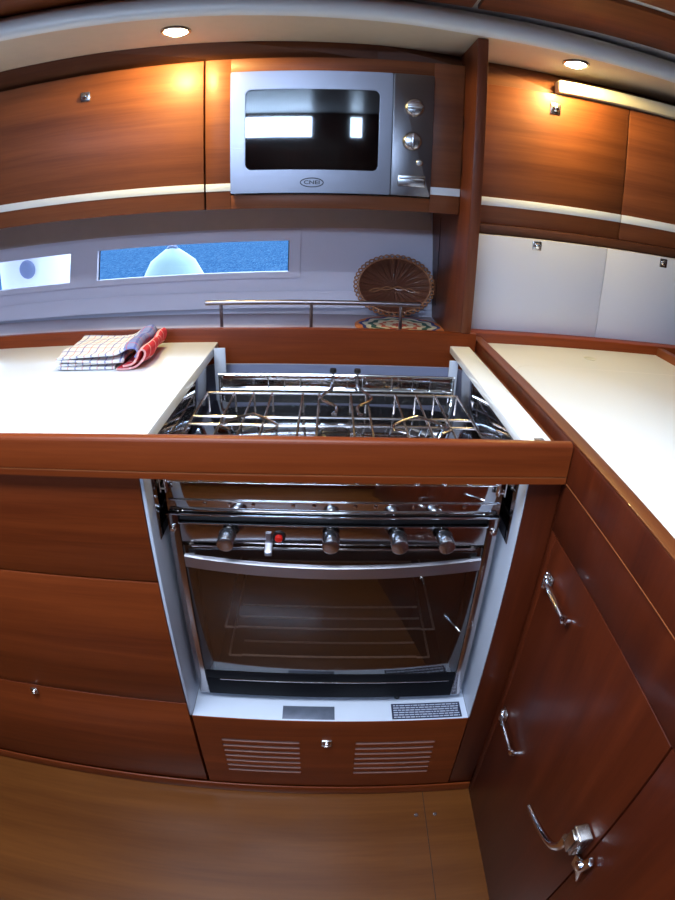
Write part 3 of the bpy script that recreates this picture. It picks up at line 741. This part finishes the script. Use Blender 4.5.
# oven door
dx0, dx1 = cx0 + .0205, cx1 - .0205
m = MB(); m.box(dx0, dx1, cy - .006, cy + .002, .3165, .3660, .002); od = obj('oven_door', m, 'matblack', t); od['label'] = 'black framed oven door'
m = MB(); m.box(dx0, dx1, cy - .0055, cy + .0015, .3662, .6990, .001); obj('door_glass', m, 'oven_glass', od)
m = MB(); frame_rr(m, (dx0 + .0005, dx1 - .0005, .3665, .6985), (dx0 + .013, dx1 - .013, .371, .672), cy + .0020, cy + .0035, .002, .006); obj('glass_border', m, 'black', od, smooth=0)
m = MB(); m.box(dx0 + .001, dx1 - .001, cy - .0066, cy - .0056, .3680, .3890, .0002); obj('reflection_blocker', m, 'matblack', od)  # matt strip added to hide the bay floor's reflection low in the glass
m = MB(); m.box(dx0 + .015, dx1 - .015, cy - .0085, cy - .0055, .6975, .7005, .0008); obj('door_trim', m, 'chrome', od)
m = MB(); m.box(dx0 + .028, dx1 - .012, cy - .0078, cy - .0060, .3652, .3676, .0005); obj('door_trim', m, 'chrome', od)
# bowed flat handle
m = MB(); nn = 28; ring = []
for i in range(nn + 1):
    u = i / nn; x = dx0 + .004 + (dx1 - dx0 - .008) * u; b = math.sin(PI * u) ** .85; y = cy - .016 - .022 * b
    zc = .6745 - .0 * b; hh = .0125
    prof = [(y, zc + hh), (y - .0035, zc + hh - .002), (y - .0035, zc - hh + .002), (y, zc - hh), (y + .004, zc - hh), (y + .004, zc + hh)]
    ring.append([m.bm.verts.new((x, p[0], p[1])) for p in prof])
for A, B in zip(ring, ring[1:]):
    for k in range(6): m.bm.faces.new((A[k], B[k], B[(k + 1) % 6], A[(k + 1) % 6]))
m.bm.faces.new(ring[0]); m.bm.faces.new(ring[-1][::-1]); bmesh.ops.recalc_face_normals(m.bm, faces=m.bm.faces)
m.box(dx0 + .006, dx0 + .018, cy - .017, cy - .005, .667, .682, .001); m.box(dx1 - .018, dx1 - .006, cy - .017, cy - .005, .667, .682, .001)
obj('door_handle', m, 'handle_steel', od, smooth=30)
# oven racks
def rack(z, ys):
    m = MB()
    for y in ys: m.tube([(-.165, y, z), (.185, y, z)], .0022, 8)
    for x in (-.19, .21): m.tube([(x, .10, z), (x, .42, z)], .0025, 8)
    m.tube([(-.19, .10, z), (-.165, .10, z)], .0022, 8); m.tube([(.185, .10, z), (.21, .10, z)], .0022, 8)
    m.tube([(-.19, .42, z), (.21, .42, z)], .0025, 8)
    obj('oven_rack', m, 'rackwire', t)
rack(.480, (.102, .131, .165)); rack(.400, (.102, .142))
# hob tray
m = MB(); m.box(cx0 - .0, cx1 + .0, cy + .006, .470, .7950, .8000, .002); m.box(cx0 + .001, cx1 - .001, cy + .002, cy + .0058, .7590, .8200, .0015)
m.box(cx0 + .001, cx0 + .004, cy + .006, .469, .759, .7948, 0); m.box(cx1 - .004, cx1 - .001, cy + .006, .469, .759, .7948, 0)
hob = obj('hob_tray', m, 'hobsteel', t, smooth=30)
# rear guard: two rails, a plate between them with ribs, slotted strip below
m = MB(); m.box(-.236, .272, .4625, .4645, .8010, .8620, .0005); rg = obj('rear_guard', m, 'hobsteel', hob)
m = MB(); m.tube([(-.238, .458, .8640), (.274, .458, .8640)], .0030, 10); m.tube([(-.232, .458, .8300), (.270, .458, .8300)], .0030, 10)
for x in (-.130, -.095, -.060, .040, .074, .138, .183, .222): m.tube([(x, .4605, .8310), (x, .4605, .8630)], .0015, 8)
for x in (-.236, .272): m.tube([(x, .458, .800), (x, .458, .864)], .003, 8)
obj('guard_rails', m, 'chrome', rg)
m = MB(); m.box(-.225, .262, .4560, .4620, .8005, .8270, 0)
for k in range(44): 
    x = -.215 + k * .0108; m.box(x, x + .0055, .4548, .4562, .806, .821, 0)
obj('slotted_strip', m, 'iron', rg, smooth=0)
# pan support grid
gx = (-.249, -.192, -.152, -.114, -.051, -.018, .046, .078, .138, .181, .2205, .268)
m = MB(); zt = .8450
def roundbar(pts, r=.0028): m.tube(spline(pts, 3), r, 8)
for y in (.392, .263, .226, .145): m.tube([(-.250, y, zt), (.269, y, zt)], .0030 if y == .392 else .0024, 8)
for k, x in enumerate(gx):
    m.tube([(x, .392, zt), (x, .082, zt), (x, .070, zt - .006), (x, .066, zt - .016), (x, .066, .826)], .0025, 8)
    m.tube([(x, .392, zt), (x, .398, zt - .006), (x, .400, .801)], .0025, 8)
    m.tube([(x, .078, zt - .004), (x, .080, .801)], .0022, 8) if k in (0, 4, 8, 11) else None
obj('pan_support', m, 'wire', hob)
m = MB(); m.tube([(-.246, .066, .8200), (.268, .066, .8200)], .0034, 10)
for x in gx: m.lathe([(0, -.0042), (.003, -.003), (.0042, 0), (.003, .003), (0, .0042)], (x, .0625, .8235), (0, 0, 1), 12)
for x in (-.249, .269): m.tube([(x, .066, .8210), (x, .066, .8000)], .003, 8)
m.tube([(-.249, .066, .8200), (-.249, .13, .8200)], .003, 8); m.tube([(.269, .066, .8200), (.269, .13, .8200)], .003, 8)
obj('front_rail', m, 'chrome', hob)
m = MB(); m.box(cx0 + .004, cx1 - .004, cy - .0005, cy + .0018, .7800, .7822, .0004); fb = obj('rail_reflection', m, 'chrome', hob)  # solid chrome line modelling the front rail's reflection in the fascia
for x in gx[1:-1]:
    m = MB(); m.lathe([(.0034, 0), (.003, .0014), (0, .0022)], (x, cy + .0018, .7745), (0, -1, 0), 12); obj('bead_reflection', m, 'chrome', hob)  # raised dots standing in for the mirrored rail beads
# corner cages of the sea rail
for x0, x1 in ((-.2585, -.2500), (.2705, .2800)):
    m = MB()
    for z in (.826, .806): m.tube([(x0, .062, z), (x1, .062, z), (x1, .095, z), (x0, .095, z)], .0014, 6, closed=True)
    for (a, b) in ((x0, .062), (x1, .062), (x1, .095), (x0, .095)): m.tube([(a, b, .8), (a, b, .8265)], .0014, 6)
    obj('rail_bracket', m, 'chrome', hob)
# burners
def burner(x, y, r):
    m = MB(); m.lathe([(r * 1.35, 0), (r * 1.3, .006), (r * .9, .010), (r * .85, .016), (r, .018), (r, .021)], (x, y, .8001), (0, 0, 1), 36); o = obj('burner', m, 'nickel', hob)
    m = MB(); m.lathe([(r, .0211), (r * .98, .026), (r * .8, .029), (0, .030)], (x, y, .8001), (0, 0, 1), 36); obj('burner_cap', m, 'iron', o)
burner(.012, .243, .030); burner(-.160, .165, .036); burner(.185, .165, .036)
# pot clamps: bent rods from the rear guard
for sgn, x in ((-1, .010), (1, .062)):
    m = MB()
    p = spline([(x, .458, .874), (x, .456, .850), (x - .001, .445, .848), (x + sgn * .006, .41, .848), (x + sgn * .020, .375, .850), (x + sgn * .022, .345, .850), (x - sgn * .004, .310, .850), (x - sgn * .006, .285, .850), (x - sgn * .002, .272, .850)], 4)
    m.tube(p, .0032, 8); o = obj('pot_clamp', m, 'rail', hob)
    m = MB(); m.lathe([(0, 0), (.0065, .0005), (.0078, .004), (.0065, .009), (0, .010)], (x, .458, .870), (0, 0, 1), 18); obj('clamp_knob', m, 'black', o)
    m = MB(); m.lathe([(0, 0), (.005, .0005), (.0055, .004), (0, .006)], (x - sgn * .002, .272, .846), (0, 0, 1), 14); obj('clamp_foot', m, 'chrome', o)
# second pair of pot holder arms over the front burners
for sgn, x in ((-1, -.135), (1, .165)):
    m = MB()
    m.tube(spline([(x, .263, .851), (x - .02, .25, .851), (x - .045, .225, .851), (x - .050, .205, .851), (x - .03, .19, .851)], 4), .0028, 8)
    m.tube(spline([(x, .263, .851), (x + .02, .245, .851), (x + .043, .220, .851), (x + .048, .200, .851), (x + .03, .185, .851)], 4), .0028, 8)
    obj('pot_holder', m, 'rail', hob)

# ---------------------------------------------------------------- tea towels
def folded(name, label, loc, prof, y0, y1, th, mat, skew=.0, wav=.002, seed=1):
    """prof: cloth centreline in x,z; swept along y with a little waviness"""
    rnd = random.Random(seed); m = MB(); P = spline([(x, 0, z) for x, z in prof], 6); ny = 16
    arc = [0]
    for a, b in zip(P, P[1:]): arc.append(arc[-1] + (b - a).length)
    nrm = []
    for i in range(len(P)):
        t_ = (P[min(i + 1, len(P) - 1)] - P[max(i - 1, 0)]).normalized(); nrm.append(Vector((-t_.z, 0, t_.x)))
    def sheet(sgn):
        g = []
        for j in range(ny + 1):
            v = j / ny; row = []
            for i, p in enumerate(P):
                y = y0 + (y1 - y0) * v
                w = wav * (math.sin(9 * v + i * .22 + seed) + .6 * math.sin(17 * v + seed * 2 + i * .1)) * min(1, p.z / .012)
                q = Vector((p.x + skew * v + .003 * math.sin(7 * v + seed), y + .004 * math.sin(i * .13 + seed), max(p.z + w, .0012))) + nrm[i] * sgn * th / 2
                q.z = max(q.z, .0004); row.append(m.bm.verts.new(Vector(loc) + q))
            g.append(row)
        return g
    A, B = sheet(1), sheet(-1)
    def face(vs, uvs):
        f_ = m.bm.faces.new(vs)
        for l, u in zip(f_.loops, uvs): l[m.uv].uv = u
    n = len(P)
    for j in range(ny):
        va, vb = (y1 - y0) * j / ny, (y1 - y0) * (j + 1) / ny
        for i in range(n - 1):
            uvs = [(arc[i], va), (arc[i + 1], va), (arc[i + 1], vb), (arc[i], vb)]
            face((A[j][i], A[j][i + 1], A[j + 1][i + 1], A[j + 1][i]), uvs); face((B[j][i], B[j + 1][i], B[j + 1][i + 1], B[j][i + 1]), [uvs[0], uvs[3], uvs[2], uvs[1]])
        for i in (0, n - 1): face((A[j][i], A[j + 1][i], B[j + 1][i], B[j][i]), [(arc[i], va), (arc[i], vb), (arc[i], vb), (arc[i], va)])
    for j in (0, ny):
        for i in range(n - 1): face((A[j][i], B[j][i], B[j][i + 1], A[j][i + 1]), [(arc[i], j), (arc[i], j), (arc[i + 1], j), (arc[i + 1], j)])
    bmesh.ops.recalc_face_normals(m.bm, faces=m.bm.faces)
    return tag(obj(name, m, mat, smooth=70), label, 'towel')
folded('tea_towel', 'folded white and blue checked tea towel on the left worktop', (-.475, .355, .9093),
       [(.085, .022), (.093, .036), (.088, .047), (.072, .045), (.045, .031), (0, .0275), (-.05, .0265), (-.087, .0245), (-.094, .0205), (-.088, .0175), (-.04, .0185), (.02, .019), (.052, .021), (.060, .0175), (.052, .0135), (0, .0115), (-.05, .0115), (-.083, .0105), (-.090, .0075), (-.084, .0045), (-.03, .0045), (.04, .0045)],
       0, .185, .0045, 'cloth_b', skew=-.018, seed=2)
folded('tea_towel', 'red folded tea towel poking out under the checked one', (-.472, .362, .9093),
       [(.050, .0035), (.075, .0035), (.094, .008), (.108, .022), (.112, .036), (.107, .042), (.101, .036), (.097, .024), (.086, .0125), (.064, .0095)],
       -.012, .165, .0042, 'cloth_r', skew=-.010, seed=5)

# ---------------------------------------------------------------- basket and mat
m = MB(); c = Vector((.190, .795, .9002)); nr, na = 16, 72
rows = []
for i in range(nr + 1):
    r = .122 * i / nr; z = .0035 + .0018 * abs(math.sin(i * PI * .75))
    rows.append([m.bm.verts.new(c + Vector((r * math.cos(2 * PI * k / na), r * math.sin(2 * PI * k / na), z))) for k in range(na)] if i else [m.bm.verts.new(c + Vector((0, 0, z)))])
for i in range(nr):
    for k in range(na):
        k2 = (k + 1) % na; u0, u1, v0, v1 = k / na, (k + 1) / na, i / nr, (i + 1) / nr
        if i == 0: f_ = m.bm.faces.new((rows[0][0], rows[1][k], rows[1][k2])); uvs = [(u0, 0), (u0, v1), (u1, v1)]
        else: f_ = m.bm.faces.new((rows[i][k], rows[i + 1][k], rows[i + 1][k2], rows[i][k2])); uvs = [(u0, v0), (u0, v1), (u1, v1), (u1, v0)]
        for l, uvv in zip(f_.loops, uvs): l[m.uv].uv = uvv
bot = [m.bm.verts.new(v.co - Vector((0, 0, v.co.z - c.z - .0002))) for v in rows[-1]]
for k in range(na):
    f_ = m.bm.faces.new((rows[-1][k], bot[k], bot[(k + 1) % na], rows[-1][(k + 1) % na]))
    for l in f_.loops: l[m.uv].uv = (k / na, 1)
m.bm.faces.new(bot[::-1]); bmesh.ops.recalc_face_normals(m.bm, faces=m.bm.faces)
tag(obj('table_mat', m, 'mat', smooth=60), 'round place mat with coloured rings lying on the shelf', 'mat')

t = thing('wicker_basket', 'shallow oval brown wicker basket leaning against the hull', 'basket', (.188, .915, .9005))
# local frame: e1 = x, e2 = up along the lean, e3 = toward the viewer
lean = math.atan2(.060, .165); e1 = Vector((1, 0, 0)); e2 = Vector((0, math.sin(lean), math.cos(lean))); e3 = e1.cross(e2) * -1
e3 = Vector((0, -math.cos(lean), math.sin(lean)))
bc = Vector((.188, .9405, .9930)); RA, RB = .114, .088
def BP(u, v, w): return bc + e1 * u + e2 * v + e3 * w
m = MB(); rows = []; nr, na = 14, 120
for i in range(nr + 1):
    f_ = i / nr; row = []
    for k in range(na):
        a = 2 * PI * k / na; dep = -.020 * (1 - f_ ** 3.0) + .0016 * math.cos(a * 24) * min(1, f_ * 2.5)
        row.append(m.bm.verts.new(BP(RA * .93 * f_ * math.cos(a), RB * .93 * f_ * math.sin(a), dep)))
    rows.append(row)
for i in range(nr):
    for k in range(na):
        k2 = (k + 1) % na; f_ = m.bm.faces.new((rows[i][k], rows[i + 1][k], rows[i + 1][k2], rows[i][k2]))
        for l, uvv in zip(f_.loops, [(k / na, i / nr), (k / na, (i + 1) / nr), ((k + 1) / na, (i + 1) / nr), ((k + 1) / na, i / nr)]): l[m.uv].uv = uvv
bmesh.ops.remove_doubles(m.bm, verts=m.bm.verts, dist=1e-6)
ext = bmesh.ops.solidify(m.bm, geom=list(m.bm.faces), thickness=.0025)
bk = obj('woven_bowl', m, 'wicker', t, smooth=60)
m = MB()
for k in range(24):   # ribs of the wicker
    a = 2 * PI * (k + .5) / 24
    m.tube([BP(RA * .93 * f_ * math.cos(a), RB * .93 * f_ * math.sin(a), -.020 * (1 - f_ ** 3) + .0022) for f_ in [.15 + .85 * j / 9 for j in range(10)]], .0016, 6)
obj('ribs', m, 'cane_d', t)
m = MB()
for ph in (0, PI):    # openwork braided rim
    pts = []
    for k in range(264):
        a = 2 * PI * k / 264; w_ = math.sin(a * 22 + ph); rr_ = 1.0 + .052 * w_
        pts.append(BP(RA * rr_ * math.cos(a), RB * (1.0 + .062 * w_) * math.sin(a), .003 * math.cos(a * 22 + ph)))
    m.tube(pts, .0021, 6, closed=True)
m.tube([BP(RA * .93 * math.cos(2 * PI * k / 80), RB * .93 * math.sin(2 * PI * k / 80), .001) for k in range(80)], .0022, 6, closed=True)
obj('braided_rim', m, 'cane', t)
m = MB()
for s_ in (1, -1):    # twisted cane across the centre
    m.tube([BP(-.075 + .15 * j / 24, -.018 + s_ * .0045 * math.sin(j * .55) + .012 * math.sin(PI * j / 24), -.012 + .002 * s_ * math.cos(j * .55)) for j in range(25)], .0017, 6)
obj('centre_twist', m, 'cane', t)

# ---------------------------------------------------------------- light
w = bpy.data.worlds.new('world'); sc.world = w; w.use_nodes = True; nt = w.node_tree; nt.nodes.clear()
bg = nt.nodes.new('ShaderNodeBackground'); ow = nt.nodes.new('ShaderNodeOutputWorld'); bg.inputs[0].default_value = (.62, .80, 1, 1); bg.inputs[1].default_value = 6.5
nt.links.new(bg.outputs[0], ow.inputs[0])
def area(name, loc, size, energy, col, rot):
    L = bpy.data.lights.new(name, 'AREA'); L.shape = 'RECTANGLE'; L.size, L.size_y = size; L.energy = energy; L.color = col
    o = bpy.data.objects.new(name, L); C.objects.link(o); o.location = loc; o.rotation_euler = rot; return o
area('hatch_daylight', (-.36, -.40, 2.045), (.95, .66), 30, (.76, .86, 1), (0, 0, 0))
area('window_daylight', (-.84, YB - .04, 1.885), (1.32, .17), 30, (.66, .80, 1), (PI / 2, 0, 0))
area('window_daylight', (.178, YB - .04, 1.885), (.09, .17), 1.2, (.72, .84, 1), (PI / 2, 0, 0))

# ---------------------------------------------------------------- camera: wide compact-camera lens with barrel distortion
cd = bpy.data.cameras.new('camera'); cam = bpy.data.objects.new('camera', cd); C.objects.link(cam)
pitch, yaw, roll = .447655206, -.0186385025, .0236253617
cp_, sp2, cyw, syw, cr_, sr_ = math.cos(pitch), math.sin(pitch), math.cos(yaw), math.sin(yaw), math.cos(roll), math.sin(roll)
Zr = Matrix.Rotation(yaw, 3, 'Z'); fwd = Zr @ Vector((0, cp_, -sp2)); up = Zr @ Vector((0, sp2, cp_)); rt = Zr @ Vector((1, 0, 0))
r2 = cr_ * rt + sr_ * up; u2 = -sr_ * rt + cr_ * up
mat = Matrix.Identity(4)
for i in range(3): mat[i][0] = r2[i]; mat[i][1] = u2[i]; mat[i][2] = -fwd[i]
mat.translation = (.00268655, -.642495791, 1.21547593); cam.matrix_world = mat
cd.type = 'PANO'; cd.sensor_fit = 'AUTO'; cd.sensor_width = 36; cd.sensor_height = 36; cd.clip_start = .01; cd.clip_end = 200
cd.panorama_type = 'FISHEYE_LENS_POLYNOMIAL'; cd.fisheye_fov = PI
cd.fisheye_polynomial_k0 = 0; cd.fisheye_polynomial_k1 = -4.64654036e-02; cd.fisheye_polynomial_k2 = -4.29916956e-06
cd.fisheye_polynomial_k3 = 4.45166180e-06; cd.fisheye_polynomial_k4 = -3.81597323e-08
sc.camera = cam
vs = sc.view_settings; sc.display_settings.display_device = 'sRGB'
vs.view_transform = 'Standard'; vs.look = 'None'; vs.gamma = 1; vs.exposure = 0; vs.use_curve_mapping = False
